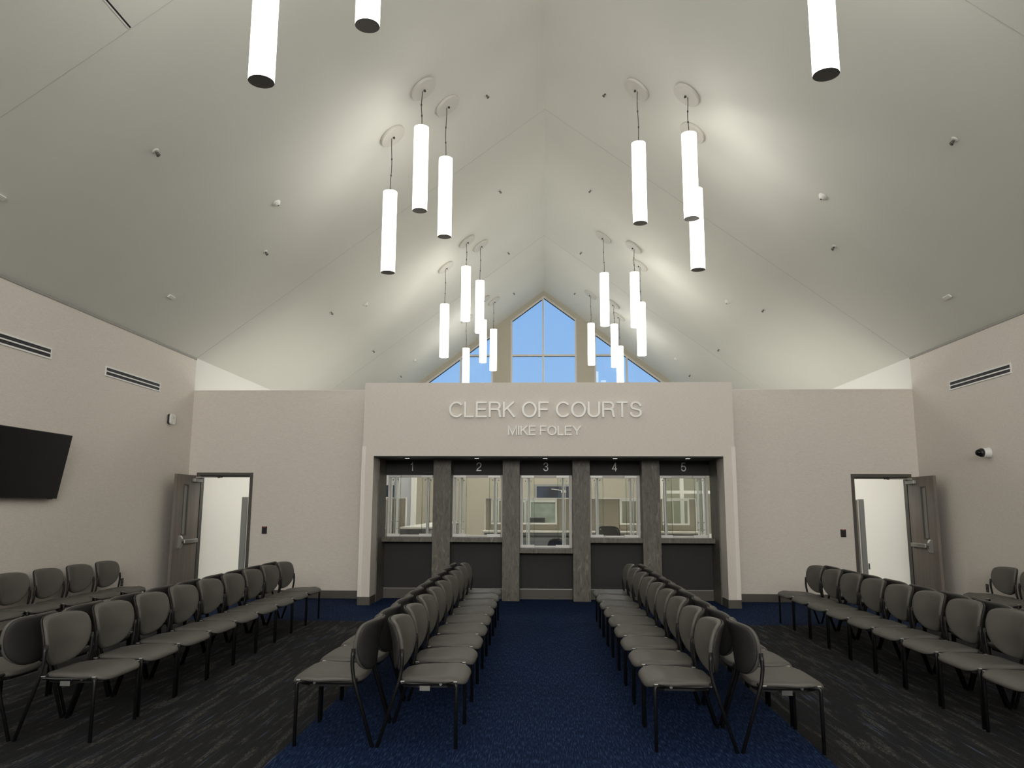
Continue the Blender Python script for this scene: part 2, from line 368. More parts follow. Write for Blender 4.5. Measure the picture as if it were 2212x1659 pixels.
# ------------------------------------------------------------------ doors
def door(i, x0, x1, side):
    """side -1: hinged on the left wall side, +1: on the right"""
    root = bpy.data.objects.new('door_%d' % i, None); C.objects.link(root); root.location = ((x0+x1)/2, D, 0); struct(root)
    ox, oy = (x0+x1)/2, D
    def B(bx, name, m, par=root, bev=0):
        q = MB()
        for c in bx: q.box(c[0]-ox, c[1]-ox, c[2]-oy, c[3]-oy, c[4], c[5], bev)
        o = q.build(name, m, par); struct(o); return o
    g = .012; fw = .052
    a, b_ = x0-g, x1+g
    B([(a, a+fw, D-.018, D+TW+.018, 0, DH+g), (b_-fw, b_, D-.018, D+TW+.018, 0, DH+g), (a+fw, b_-fw, D-.018, D+TW+.018, DH+g-fw, DH+g),
       (a+fw, a+fw+.014, D+.04, D+TW, 0, DH-fw), (b_-fw-.014, b_-fw, D+.04, D+TW, 0, DH-fw), (a+fw, b_-fw, D+.04, D+TW, DH-fw-.014, DH-fw+g)], 'door_frame', doorfr)
    xf = x0+.072 if side < 0 else x1-.072             # visible face of the open leaf
    xb = xf+side*.045
    y0, y1 = 12.822, 13.722
    zt = DH-fw+.005
    ly0, ly1, lz0, lz1 = 13.105, 13.27, 1.10, 1.945
    leaf = B([(xf, xb, y0, ly0, .01, zt), (xf, xb, ly1, y1, .01, zt), (xf, xb, ly0, ly1, .01, lz0), (xf, xb, ly0, ly1, lz1, zt)], 'door_leaf', wood_m)
    B([(xf-side*.006, xb+side*.006, ly0-.012, ly0+.008, lz0-.012, lz1+.012), (xf-side*.006, xb+side*.006, ly1-.008, ly1+.012, lz0-.012, lz1+.012),
       (xf-side*.006, xb+side*.006, ly0, ly1, lz0-.012, lz0+.008), (xf-side*.006, xb+side*.006, ly0, ly1, lz1-.008, lz1+.012)], 'vision_frame', doorfr, leaf)
    B([(xf+side*.018, xf+side*.026, ly0+.006, ly1-.006, lz0+.006, lz1-.006)], 'vision_pane', refl_grey, leaf)
    # exit device
    ex = xf-side*.0
    B([(ex, ex-side*.035, 13.19, 13.70, .95, 1.015)], 'exit_bar', steel, leaf, .008)
    q = MB()
    pts = []
    for k in range(9):
        t = -1+k/4.0; pts.append((ex-side*(.012+.058*math.sqrt(max(0, 1-t*t*.9)))-ox, .985+.105*t))
    pts = [(ex-ox, .88)] + pts + [(ex-ox, 1.09)]
    q.prism(pts, 'y', 12.995-oy, 13.06-oy); q.box(ex-ox, ex-side*.03-ox, 13.055-oy, 13.19-oy, .955, 1.012, .006); struct(q.build('exit_device_head', steel, leaf))
    B([(ex-side*.068, ex-side*.074, 13.015, 13.04, .965, .99)], 'cylinder_key', black_pl, leaf)
    q = MB(); bx = xb-ox
    q.box(bx, bx+side*.008, 12.87-oy, 12.94-oy, .88, 1.10, .002); q.tube([(bx, 12.9-oy, .985), (bx+side*.06, 12.9-oy, .985), (bx+side*.065, 12.98-oy, .985)], .009); struct(q.build('lever_handle', steel, leaf))
    # closer and arm
    B([(ex, ex-side*.052, 13.40, 13.70, 2.002, 2.062)], 'door_closer', alu, leaf, .006)
    q = MB(); sx_ = (-5.86 if side < 0 else 5.92)
    q.tube([(ex-side*.03-ox, 13.47-oy, 2.07), (ex-side*.03-ox, 13.47-oy, 2.084), (ex-side*.20-ox, 13.60-oy, 2.088), (sx_-side*.05-ox, 13.735-oy, 2.095)], .0075, 8); struct(q.build('closer_arm', steel, leaf))
    B([(sx_-.015, sx_+.02, 13.70, 13.74, 2.08, 2.113), (sx_+.035*(-side), sx_+.065*(-side), 13.70, 13.74, 2.085, 2.113)], 'arm_shoe', black_pl, root)
    h = MB()
    for z in (.25, 1.07, 1.88): h.tube([((x0 if side < 0 else x1)+side*-.048-ox, 13.73-oy, z), ((x0 if side < 0 else x1)+side*-.048-ox, 13.73-oy, z+.11)], .008, 8)
    struct(h.build('hinge', steel, root))
    B([((b_ if side < 0 else a)-side*-.0-(fw+.002 if side < 0 else -fw), (b_ if side < 0 else a)-(fw-.004 if side < 0 else -(fw-.004)), D+.03, D+.06, .99, 1.06)], 'strike_plate', black_pl, root)
door(1, *DL, -1); door(2, *DR, 1)

# ------------------------------------------------------------------ stacking chair
def smooth_closed(pts, sub=4):
    n_ = len(pts); out_ = []
    for i in range(n_):
        p0, p1, p2, p3 = [Vector(pts[(i+k) % n_]) for k in (-1, 0, 1, 2)]
        for k in range(sub):
            t = k/sub; out_.append(.5*((2*p1)+(p2-p0)*t+(2*p0-5*p1+4*p2-p3)*t*t+(-p0+3*p1-3*p2+p3)*t**3))
    return out_
def pad(outline, centre, top, thick, rings=(1, .985, .95, .88, .7, .45, .2)):
    """cushion: outline 2D, top(u,v)->surface point, thick offset vector fn; pillow rim"""
    t = bmesh.new(); n_ = len(outline); c = Vector(centre)
    def ring(s, fn): return [t.verts.new(fn(*(c+(p-c)*s))) for p in outline]
    R = []
    for s in rings:
        e = (1-s)/.12; h = 1 if e >= 1 else math.sqrt(max(0, 1-(1-e)**2))
        R.append(ring(s, lambda u, v, h=h: top(u, v, h)))
    ctr = t.verts.new(top(c.x, c.y, 1))
    for a, b_ in zip(R, R[1:]):
        for k in range(n_): t.faces.new((a[k], a[(k+1) % n_], b_[(k+1) % n_], b_[k]))
    for k in range(n_): t.faces.new((R[-1][k], R[-1][(k+1) % n_], ctr))
    R2 = [R[0]]
    for s, h in ((.99, -.5), (.94, -1), (.5, -1)):
        R2.append(ring(s, lambda u, v, h=h: top(u, v, h)))
    for a, b_ in zip(R2, R2[1:]):
        for k in range(n_): t.faces.new((a[(k+1) % n_], a[k], b_[k], b_[(k+1) % n_]))
    t.faces.new(R2[-1][::-1])
    bmesh.ops.recalc_face_normals(t, faces=list(t.faces))
    for f in t.faces: f.smooth = True
    return t
HWID = .293
def make_chair():
    root = thing('stacking_chair', 'x', 'chair')
    # seat: outline in (x forward, y)
    half = [(.334, 0), (.333, .12), (.325, .198), (.302, .246), (.255, .272), (.16, .273), (.04, .258), (-.05, .238), (-.11, .212), (-.145, .17), (-.155, .09)]
    pts = half + [(-.157, 0)] + [(x, -y) for x, y in half[:0:-1]]
    def seat_top(x, y, h):
        z = .456 - .024*max(0, min(1, (.22-x)/.34))
        z -= .040*max(0, (x-.20)/.14)**2 if x > .20 else 0       # waterfall front
        z += .014*(abs(y)/.28)**2*max(0, min(1, (.14-x)/.2)) - .012*(1-(y/.28)**2)*math.exp(-((x+.0)/.15)**2)
        z -= .007*(abs(y)/.28)**3*max(0, min(1, (x-.02)/.12))    # front corners dip
        return (x, y, z - .022 + .022*h) if h >= 0 else (x, y, z-.022+.019*h)
    s = MB(); s.add(pad(smooth_closed(pts), (.04, 0), seat_top, .05)); s.build('seat', uph, root)
    # pan under the seat
    p = MB(); p.prism([(.27, -.18), (.27, .18), (.20, .225), (.0, .235), (-.10, .205), (-.13, .15), (-.13, -.15), (-.10, -.205), (.0, -.235), (.20, -.225)], 'z', .372, .402); p.build('seat_pan', black_mt, root)
    # back outline in (y, z)
    hb = [(0, .450), (.08, .456), (.150, .477), (.205, .514), (.243, .564), (.263, .625), (.272, .690), (.268, .745), (.248, .783), (.205, .801), (.13, .809)]
    pb = hb + [(0, .812)] + [(-y, z) for y, z in hb[:0:-1]]
    def bx(y, z):
        t = (z-.45)/.36
        return -.166 - .012*t - .058*max(0, t-.45)**1.5*2.2 + .078*(abs(y)/.27)**2.0 - .012*math.sin(min(1, max(0, t))*PI)
    def front(y, z, h): return (bx(y, z)+(.026*h if h >= 0 else .012*h), y, z)
    s = MB(); s.add(pad(smooth_closed(pb), (0, .64), front, .03)); s.build('backrest', uph, root)
    def rear(y, z, h): return (bx(y, z)-.015-(.018*h if h >= 0 else -.002*0), y*.985, .64+(z-.64)*.985)
    s = MB(); s.add(pad(smooth_closed(pb), (0, .64), rear, .02)); s.build('back_shell', shell_m, root)
    # legs
    for sy in (-1, 1):
        y = sy*HWID
        q = MB(); q.tube([(.272, y, 0), (.271, y, .395), (.267, y, .411), (.25, sy*.280, .411), (.20, sy*.245, .403)], .0128, 10); q.build('leg', black_mt, root)
        q = MB(); yu = sy*.286
        q.tube([(-.258, y, 0), (-.118, sy*.289, .43), (-.108, yu, .485), (-.103, yu, .53), (-.104, yu, .585), (-.107, sy*.280, .632)], [.0125, .0125, .0128, .0132, .0135, .0135], 10); q.build('leg', black_mt, root)
    # side rails, cross bars
    q = MB()
    for sy in (-1, 1):
        q.tube([(.21, sy*.248, .403), (-.04, sy*.245, .400), (-.09, sy*.270, .408), (-.114, sy*.289, .414)], .0112, 8)
        q.tube([(-.106, sy*.283, .60), (-.108, sy*.258, .60)], .010, 8)
    q.tube([(.16, -.262, .402), (.16, -.2, .388), (.16, .2, .388), (.16, .262, .402)], .0105, 8)
    q.tube([(-.115, -HWID, .414), (-.115, HWID, .414)], .0105, 8)
    q.build('frame', black_mt, root)
    # light grey plugs at the corners of the frame
    for sy in (-1, 1): MB().box(.250, .276, sy*.289-.008, sy*.289+.008, .421, .428, .002).build('frame_plug', alu, root)
    MB().box(-.128, -.082, -.296, -.282, .421, .428, .002).build('ganging_tab', alu, root)
    return root
chair0 = make_chair(); used = False
def put_chair(x, y, rz, label, group, tagged=False):
    global used
    o = copy_tree(chair0) if used else chair0
    used = True
    o.location = (x, y, 0); o.rotation_euler = (0, 0, rz + random.uniform(-.004, .004)); o['label'] = label; o['group'] = group; o['category'] = 'chair'
    if tagged:
        sy = -1 if abs(rz) < 1 else 1
        MB().box(.02, .09, sy*.276, sy*.279, .362, .394).build('care_tag', paper_m, o)
    return o
SP, W2 = .6604, .2957
ORD = ['nearest', 'second', 'third', 'fourth', 'fifth', 'sixth', 'seventh', 'eighth', 'farthest']
def row(xc0, xc1, rz, desc, group, first=0, tags=()):
    for i in range(first, 9):
        y = 5.450+W2+SP*i; x = xc0+(xc1-xc0)*i/8
        which = ('%s grey chair' % ORD[i]) if i in (0, 8) else '%s grey chair from the camera' % ORD[i]
        put_chair(x, y, rz, '%s, %s' % (which, desc), group, i in tags)
# centre blocks (back to back), front legs 0.27 ahead of the chair's middle
row(-.640-.272, -.695-.272, 0, 'row facing the aisle, left of it', 'chairs facing the aisle, left side', tags=(0,))
row(-1.732+.272, -1.787+.272, PI, 'row facing away from the aisle, left of it', 'chairs facing away from the aisle, left side')
row(.692+.272, .700+.272, PI, 'row facing the aisle, right of it', 'chairs facing the aisle, right side')
row(1.785-.272, 1.793-.272, 0, 'row facing away from the aisle, right of it', 'chairs facing away from the aisle, right side', tags=(0,))
# side blocks
row(-3.140-.272, -3.270-.272, 0, 'left side block, row facing inward', 'chairs of the left side block facing the centre', tags=(0,))
row(-4.236+.272, -4.366+.272, PI, 'left side block, row facing the wall', 'chairs of the left side block facing the wall')
row(3.160+.272, 3.262+.272, PI, 'right side block, row facing inward', 'chairs of the right side block facing the centre')
row(4.256-.272, 4.358-.272, 0, 'right side block, row facing the wall', 'chairs of the right side block facing the wall', first=1)
for i in range(5):
    put_chair(-6.055, 10.93-SP*i, 0, 'grey stacking chair against the left wall, %s' % ['farthest, by the outlet', 'second from the far end', 'third from the far end', 'fourth from the far end', 'cut by the picture edge'][i], 'chairs along the left wall')
for i in range(3):
    put_chair(6.045, 10.98-SP*i, PI, 'grey stacking chair against the right wall, %s' % ['farthest, by the outlet', 'second from the far end', 'third from the far end'][i], 'chairs along the right wall')

# ------------------------------------------------------------------ pendants
TL, TR = 1.29, .1068
def make_pendant(x, y, zb, lit, label, group):
    root = thing('pendant_light', label, 'pendant light', (x, y, zb), 0, group)
    q = MB(); q.lathe([(TR-.006, 0), (TR, 0), (TR, TL-.012)], 40); q.lathe([(TR-.006, 0), (TR-.006, .05)], 40)
    o = q.build('lamp_shade', tube_m, root); sharp(o, 40)
    MB().lathe([(TR-.003, .004), (TR-.0002, -.0015), (.078, -.002), (0, -.002)] if not lit else [(TR-.0065, .040), (TR-.0065, .034), (.066, .034), (.066, .040)], 40, smooth=False).build('end_cap', endcap_m, root)
    if lit: MB().lathe([(.066, .041), (.066, .030), (.05, .018), (.02, .010), (0, .008)], 32).build('lens', lens_m, root)
    MB().lathe([(TR, TL-.012), (TR-.003, TL-.002), (TR-.012, TL), (.012, TL), (0, TL)], 40).build('top_cap', canopy_m, root)
    top = zc(x)-zb - .045
    q = MB(); hgt = top-TL; N = 10; path = []
    ph = random.uniform(0, 6)
    for k in range(N+1):
        t = k/N; a = math.sin(t*PI)*.010
        path.append((a*math.sin(ph+5*t), a*math.cos(ph+4*t), TL+hgt*t))
    q.tube(path, .0062, 6); q.lathe([(.02, TL-.002), (.02, TL+.02), (.008, TL+.05)], 12)
    for k in (3, 6): q.tube([(path[k][0], path[k][1], path[k][2]-.012), (path[k][0], path[k][1], path[k][2]+.012)], .012, 6)
    q.build('cable', cable_m, root)
    sg = 1 if x > 0 else -1
    ang = math.atan(SL)*sg
    mt_ = Matrix.Translation((0, 0, zc(x)-zb)) @ Matrix.Rotation(ang, 4, 'Y')
    q = MB(); q.lathe([(0, -.004), (.205, -.004), (.213, -.004), (.216, -.010), (.216, -.040), (.210, -.047), (.0, -.047)], 48, mt_)
    o = q.build('canopy', canopy_m, root); sharp(o, 30)
    q = MB(); q.lathe([(.018, -.046), (.018, -.062), (.008, -.078), (0, -.078)], 14, mt_); q.build('cable_gland', cap_m, root)
    return root
LP = [(-1.825, 0, 5.815, 'inner rear'), (-1.57, .84, 5.722, 'closest to the ridge'), (-2.39, .62, 5.085, 'lowest')]
RP = [(1.425, .66, 5.83, 'closest to the ridge'), (2.065, 0, 5.64, 'middle'), (2.30, .82, 5.145, 'lowest')]
CLN = ['in the nearest cluster', 'in the second cluster', 'in the third cluster', 'in the far cluster']
for ci, (yl, yr) in enumerate(((5.25, 5.20), (10.57, 10.545), (17.27, 17.25), (22.48, 22.37))):
    for side, arr, y0 in (('left', LP, yl), ('right', RP, yr)):
        for k, (x, dy, zb, what) in enumerate(arr):
            if ci == 0 and ((side == 'left' and k == 0) or (side == 'right' and k == 1)): 
                pass
            make_pendant(x, y0+dy, zb, ci >= 2, 'lit white tube pendant %s, %s side, %s' % (CLN[ci], side, {'inner rear': 'front one of the three', 'closest to the ridge': 'nearest the ridge', 'middle': 'front one of the three', 'lowest': 'lowest hung'}[what]), 'tube pendants %s' % CLN[ci])

# ------------------------------------------------------------------ small ceiling fittings
def on_slope(name, x, y, label, cat, group):
    o = thing(name, label, cat, (x, y, zc(x)), 0, group); o.rotation_euler = (0, math.atan(SL)*(1 if x > 0 else -1), 0); return o
ROWN = {8.3: 'nearest row', 11.9: 'second row', 15.85: 'third row', 19.97: 'fourth row', 23.98: 'farthest row'}
def sprinkler(x, y):
    side = 'left' if x < 0 else 'right'; pos = 'next to the ridge' if abs(x) < 2 else 'low on the slope'
    o = on_slope('sprinkler_head', x, y, 'chrome sprinkler head on the %s slope, %s, %s' % (side, pos, ROWN[y]), 'sprinkler', 'sprinkler heads on the ceiling')
    MB().lathe([(0, -.001), (.042, -.001), (.042, -.004), (.030, -.013), (.02, -.014), (0, -.014)], 20).build('escutcheon', canopy_m, o)
    q = MB(); q.lathe([(.013, -.012), (.013, -.034), (.006, -.036), (.006, -.062), (.0, -.062)], 12); q.lathe([(0, -.064), (.024, -.064), (.024, -.068), (0, -.068)], 14)
    q.tube([(-.012, 0, -.03), (-.019, 0, -.048), (-.006, 0, -.064)], .004, 6); q.tube([(.012, 0, -.03), (.019, 0, -.048), (.006, 0, -.064)], .004, 6)
    q.build('deflector', doorfr, o)
for y in ROWN:
    for x in (-4.56, -.985, 1.0, 4.56):
        if y == 8.3 and abs(x) < 2: continue
        sprinkler(x, y)
def detector(x, y, label):
    o = on_slope('smoke_detector', x, y, label, 'smoke detector', 'smoke detectors on the ceiling')
    MB().lathe([(0, -.001), (.066, -.001), (.066, -.014), (.052, -.018), (.040, -.046), (.024, -.054), (0, -.056)], 28).build('housing', white_pl, o)
    MB().lathe([(0, -.0565), (.013, -.0565), (.013, -.060), (0, -.060)], 14).build('sensor', cap_m, o)
for x in (-4.03, 4.03):
    for y, nm in ((10.84, 'nearest'), (16.7, 'middle'), (23.4, 'farthest')):
        detector(x, y, 'round white smoke detector on the %s ceiling slope, %s of three' % ('left' if x < 0 else 'right', nm))
for x, y, lb in ((-5.77, 11.32, 'small white rectangular plate low on the left ceiling slope'), (5.90, 11.26, 'small white rectangular plate low on the right ceiling slope'), (-5.74, 7.45, 'small white ceiling plate cut by the left picture edge')):
    o = on_slope('ceiling_sensor', x, y, lb, 'sensor', 'rectangular plates on the ceiling')
    MB().box(-.028, .028, -.085, .085, -.022, 0, .004).build('housing', white_pl, o)

# ------------------------------------------------------------------ wall fittings
def vent(side, y0, y1, label):
    X = XL if side < 0 else XR
    o = thing('slot_diffuser', label, 'vent', (X, (y0+y1)/2, 3.53), 0, 'slot diffusers high on the side walls'); h = (y1-y0)/2; s = -side
    q = MB()
    q.box(0, s*.012, -h, h, .052, .073); q.box(0, s*.012, -h, h, -.073, -.052); q.box(0, s*.012, -h, -h+.02, -.052, .052); q.box(0, s*.012, h-.02, h, -.052, .052)
    q.box(0, s*.012, -h+.02, h-.02, -.009, .009); q.build('frame', white_pl, o)
    MB().box(0, s*.003, -h+.02, h-.02, -.052, .052).build('slot_back', slat_d, o)
    for z in (-.031, .031): MB().box(s*.001, s*.007, -h+.02, h-.02, z-.002, z+.002).build('blade', cap_m, o)
vent(-1, 7.97, 9.60, 'white two-slot wall diffuser cut by the left picture edge')
vent(-1, 10.85, 12.48, 'white two-slot wall diffuser on the left wall nearer the partition')
vent(1, 10.85, 12.50, 'white two-slot wall diffuser high on the right wall')
# television, tilted down from the wall
tv = thing('television', 'large black wall-mounted television tilted downward on the left wall', 'television', (XL+.01, 9.135, 2.08))
tm = Matrix.Rotation(-.165, 4, 'Y')
def tvbox(name, m, *c, bev=0):
    # c in the screen's own frame: x out from the screen plane
    q = MB(); q.box(*c, bev); t = q.bm; bmesh.ops.transform(t, matrix=Matrix.Translation((.15, 0, 0)) @ Matrix.Rotation(.165, 4, 'Y'), verts=list(t.verts)); return q.build(name, m, tv)
tvbox('casing', black_pl, -.045, 0, -.725, .725, -.415, .415, bev=.004)
tvbox('screen', black_gl, .0, .002, -.717, .717, -.402, .407)
tvbox('sensor_bump', black_pl, -.03, .004, .56, .63, -.422, -.414)
q = MB(); q.box(0, .03, -.3, .3, -.2, .2); q.box(.03, .12, -.2, -.16, -.15, .15); q.box(.03, .12, .16, .2, -.15, .15); q.build('wall_bracket', black_mt, tv)
# wireless box, camera, readers, outlets
wb = thing('access_point', 'small rounded white box with black back high on the left wall', 'wireless box', (XL, 12.89, 3.045))
MB().box(0, .045, -.078, .078, -.082, .082, .014).build('backplate', black_pl, wb)
rr = [(.085*math.copysign(abs(math.cos(a))**.5, math.cos(a)), .090*math.copysign(abs(math.sin(a))**.5, math.sin(a))) for a in [k*2*PI/40 for k in range(40)]]
q = MB(); q.prism(rr, 'x', .043, .068); q.prism([(y*.93, z*.93) for y, z in rr], 'x', .068, .0745); o = q.build('cover', white_pl, wb)
q = MB(); q.box(.0745, .0765, -.006, .008, .01, .04); q.build('indicator', alu, wb)
cm = thing('security_camera', 'white and black dome camera on the right wall', 'security camera', (XR, 11.57, 2.40))
rot = Matrix.Rotation(-PI/2, 4, 'Y')
MB().lathe([(0, 0), (.078, 0), (.078, .02), (.070, .024), (.070, .085), (.060, .10), (0, .10)], 32, rot).build('mount', white_pl, cm)
MB().lathe([(.0, .098), (.064, .098), (.066, .125), (.055, .145), (.048, .150)], 32, rot).build('collar', black_pl, cm)
MB().lathe([(.048, .148), (.046, .172), (.030, .192), (0, .200)], 28, rot).build('lens_dome', black_gl, cm)
for x, lb in ((-4.99, 'black card reader with red light, right of the left door'), (5.112, 'black card reader with red light, left of the right door')):
    o = thing('card_reader', lb, 'card reader', (x, D, 1.165), 0, 'card readers by the doors')
    MB().box(-.045, .045, -.022, 0, -.065, .065, .006).build('housing', black_pl, o)
    MB().box(-.026, .026, -.0235, -.021, .054, .060).build('status_light', red_led, o)
def outlet(x, y, s, label, m=black_pl):
    o = thing('wall_outlet', label, 'outlet', (x, y, .44), 0, 'black wall outlets')
    MB().box(0, s*.006, -.036, .036, -.058, .058, .002).build('cover_plate', m, o)
    for z in (-.026, .026): MB().box(s*.006, s*.008, -.017, .017, z-.016, z+.016, .001).build('socket', paper_m if m is black_pl else black_pl, o)
outlet(XL, 11.78, 1, 'black duplex outlet on the left wall beside the last chair')
outlet(XR, 11.94, -1, 'black duplex outlet on the right wall beside the last chair')
outlet(XR, 16.1, -1, 'black duplex outlet on the white wall seen through the right door')

# ------------------------------------------------------------------ stone pillars, counters
PN = ['leftmost of the four', 'left of the lower middle counter', 'right of the lower middle counter', 'rightmost of the four']
for (a, b_), nm in zip(PIL, PN):
    o = MB().box(a, b_, 13.585, YW-.0005, 0, OZ-.023, .002).build('pillar', stone); tag(o, 'grey stone-look pillar, %s' % nm, 'pillar', 'pillars between the service windows')
for (x0, x1, nm) in ((OX0, OX0+.05, 'at the left end, beside window 1'), (OX1-.05, OX1, 'at the right end, beside window 5')):
    s = 1 if x0 < 0 else -1
    struct(MB().box(x0 if s > 0 else x1-.02, x0+.02 if s > 0 else x1, YJ, YW-.0005, 0, OZ-.023, .002).build('trim_%d' % n, stone)); n += 1
# digits and letters: constant-width strokes
def arc(cx, cy, rx, ry, a0, a1, n_=14):
    return [(cx+rx*math.cos(math.radians(a0+(a1-a0)*k/n_)), cy+ry*math.sin(math.radians(a0+(a1-a0)*k/n_))) for k in range(n_+1)]
G = {  # unit: cap height 1; (width, strokes) ; stroke half width handled by builder
 'C': (.74, [arc(.40, .5, .355, .455, 38, 322, 26)]),
 'L': (.54, [[(.05, 1), (.05, .045), (.52, .045)]]),
 'E': (.62, [[(.60, .955), (.05, .955), (.05, .045), (.60, .045)], [(.05, .52), (.56, .52)]]),
 'R': (.68, [[(.05, 0), (.05, 1)], [(.05, .955), (.40, .955)] + arc(.40, .735, .20, .22, 90, -90, 12) + [(.05, .515)], [(.40, .515), (.50, .50), (.56, .44), (.585, .33), (.60, .14), (.65, .0)]]),
 'K': (.66, [[(.05, 0), (.05, 1)], [(.60, 1), (.06, .42)], [(.24, .60), (.64, 0)]]),
 'O': (.80, [arc(.40, .5, .355, .455, 0, 360, 34)]),
 'F': (.57, [[(.56, .955), (.05, .955), (.05, 0)], [(.05, .50), (.50, .50)]]),
 'U': (.70, [[(.05, 1), (.05, .34)] + arc(.34, .34, .29, .295, 180, 360, 16) + [(.63, 1)]]),
 'T': (.62, [[(.0, .955), (.62, .955)], [(.31, .955), (.31, 0)]]),
 'S': (.66, [[(.60, .71)] + arc(.335, .72, .245, .235, 10, 180, 12)[1:] + [(.10, .66), (.14, .585), (.33, .52), (.52, .465), (.595, .38)] + arc(.335, .27, .27, .225, 0, -180, 14)[1:] + [(.055, .31)]]),
 'M': (.80, [[(.05, 0), (.05, .98), (.40, .07), (.75, .98), (.75, 0)]]),
 'I': (.10, [[(.05, 0), (.05, 1)]]),
 'Y': (.68, [[(.0, 1), (.34, .42), (.34, 0)], [(.34, .42), (.68, 1)]]),
 '1': (.34, [[(.02, .745), (.12, .76), (.215, .84), (.25, .98), (.25, 0)]]),
 '2': (.60, [[(.05, .68)] + arc(.30, .70, .235, .255, 175, -20, 14) + [(.42, .44), (.20, .27), (.06, .10), (.05, .045), (.58, .045)]]),
 '3': (.58, [[(.055, .72)] + arc(.29, .735, .22, .22, 170, -90, 14) + [(.22, .515)], [(.29, .515)] + arc(.29, .275, .245, .235, 90, -180, 18)]),
 '4': (.60, [[(.58, .255), (.045, .255), (.42, .96)], [(.42, 1), (.42, 0)]]),
 '5': (.58, [[(.52, .955), (.14, .955), (.075, .50), (.17, .60)] + arc(.30, .325, .24, .285, 115, -175, 18)]),
}
def stroke(pts, hw):
    """outline polygon quads for a polyline with mitred joints"""
    P = [Vector(p) for p in pts]; closed = (P[0]-P[-1]).length < 1e-6
    if closed: P = P[:-1]
    N = len(P); Lf, Rt = [], []
    for i in range(N):
        if closed: a, b_ = P[(i-1) % N], P[(i+1) % N]
        else: a, b_ = P[max(i-1, 0)], P[min(i+1, N-1)]
        d1 = (P[i]-a).normalized() if (P[i]-a).length > 1e-9 else None; d2 = (b_-P[i]).normalized() if (b_-P[i]).length > 1e-9 else None
        if d1 is None: d1 = d2
        if d2 is None: d2 = d1
        n1 = Vector((-d1.y, d1.x)); n2 = Vector((-d2.y, d2.x)); mm = (n1+n2)
        mm = mm.normalized() if mm.length > 1e-6 else n1
        k = hw/max(.35, mm.dot(n1)); Lf.append(P[i]+mm*k); Rt.append(P[i]-mm*k)
    return Lf, Rt, closed
def glyph(ch, size, depth, hw, sxx=1.0):
    """mesh in local frame: x right, z up, front at y=-depth, back at y=0; returns MB"""
    w_, strokes = G[ch]; q = MB()
    for si, st in enumerate(strokes):
        depth_ = depth - si*.0009; eb = si*.0006
        Lf, Rt, closed = stroke(st, hw); t = bmesh.new(); N = len(Lf)
        def V(p, y): return t.verts.new((p.x*size*sxx, y, p.y*size))
        A = [V(p, -depth_) for p in Lf]; B_ = [V(p, -depth_) for p in Rt]; A2 = [V(p, -eb) for p in Lf]; B2 = [V(p, -eb) for p in Rt]
        rng = range(N) if closed else range(N-1)
        for i in rng:
            j = (i+1) % N
            t.faces.new((A[i], A[j], B_[j], B_[i])); t.faces.new((A2[i], B2[i], B2[j], A2[j]))
            t.faces.new((A[i], A2[i], A2[j], A[j])); t.faces.new((B_[i], B_[j], B2[j], B2[i]))
        if not closed:
            t.faces.new((A[0], B_[0], B2[0], A2[0])); t.faces.new((A[-1], A2[-1], B2[-1], B_[-1]))
        bmesh.ops.recalc_face_normals(t, faces=list(t.faces)); q.add(t)
    return q
def sign(text, x0, x1, z0, size, depth, label, hw=.046, name='wall_lettering', space=.24, track=.10):
    total = sum((G[c][0]+track) if c != ' ' else space for c in text)-track
    sx_ = (x1-x0)/(total*size)
    root = thing(name, label, 'sign', (x0, YP, z0)); cx = 0
    for c in text:
        if c == ' ': cx += space; continue
        g = glyph(c, size, depth, hw, sx_); o = g.build('letter', letter_m, root); o.location = (cx*size*sx_, -.008, 0)
        q = MB(); st = G[c][1][0]; p = st[len(st)//3]; p2 = st[-1 if c not in 'CS' else 3]
        for pp in (p, ): q.box(pp[0]*size*sx_-.004, pp[0]*size*sx_+.004, 0, .009, pp[1]*size-.004, pp[1]*size+.004)
        o2 = q.build('standoff', letter_m, o)
        cx += G[c][0]+track
    return root
sign('CLERK OF COURTS', -1.622, 1.592, 3.070, .262, .038, 'large silver metal letters CLERK OF COURTS above the counters', .057, space=.30)
sign('MIKE FOLEY', -.632, .576, 2.772, .155, .028, 'smaller silver metal letters on the second line below the large ones', .058, space=.26)
POS = ['far left', 'second from the left', 'middle one', 'second from the right', 'far right']
for i, (ch, xc) in enumerate(zip('12345', (-2.410, -1.200, -.001, 1.224, 2.443))):
    q = glyph(ch, .150, .010, .052); w_ = G[ch][0]*.150
    o = q.build('window_number', mat('number_metal' + ch, (.62, .61, .58), .4, metal=.2)); o.location = (xc-w_/2, YW-.0005, 2.225)
    tag(o, 'silver numeral %s on the dark header panel, %s of five' % (['one', 'two', 'three', 'four', 'five'][i], POS[i]), 'number', 'numbers above the service windows')
for i, x in enumerate((-2.366, -1.177, -.013, 1.166, 2.385)):
    o = thing('soffit_downlight', 'small square lit downlight in the counter soffit, %s' % POS[i], 'downlight', (x, 13.14, OZ-.022), 0, 'downlights in the counter soffit')
    MB().box(-.035, .035, -.035, .035, -.003, 0).build('lens', spot_m, o)
    MB().box(-.045, .045, -.045, .045, -.0015, 0).build('trim_ring', cap_m, o)

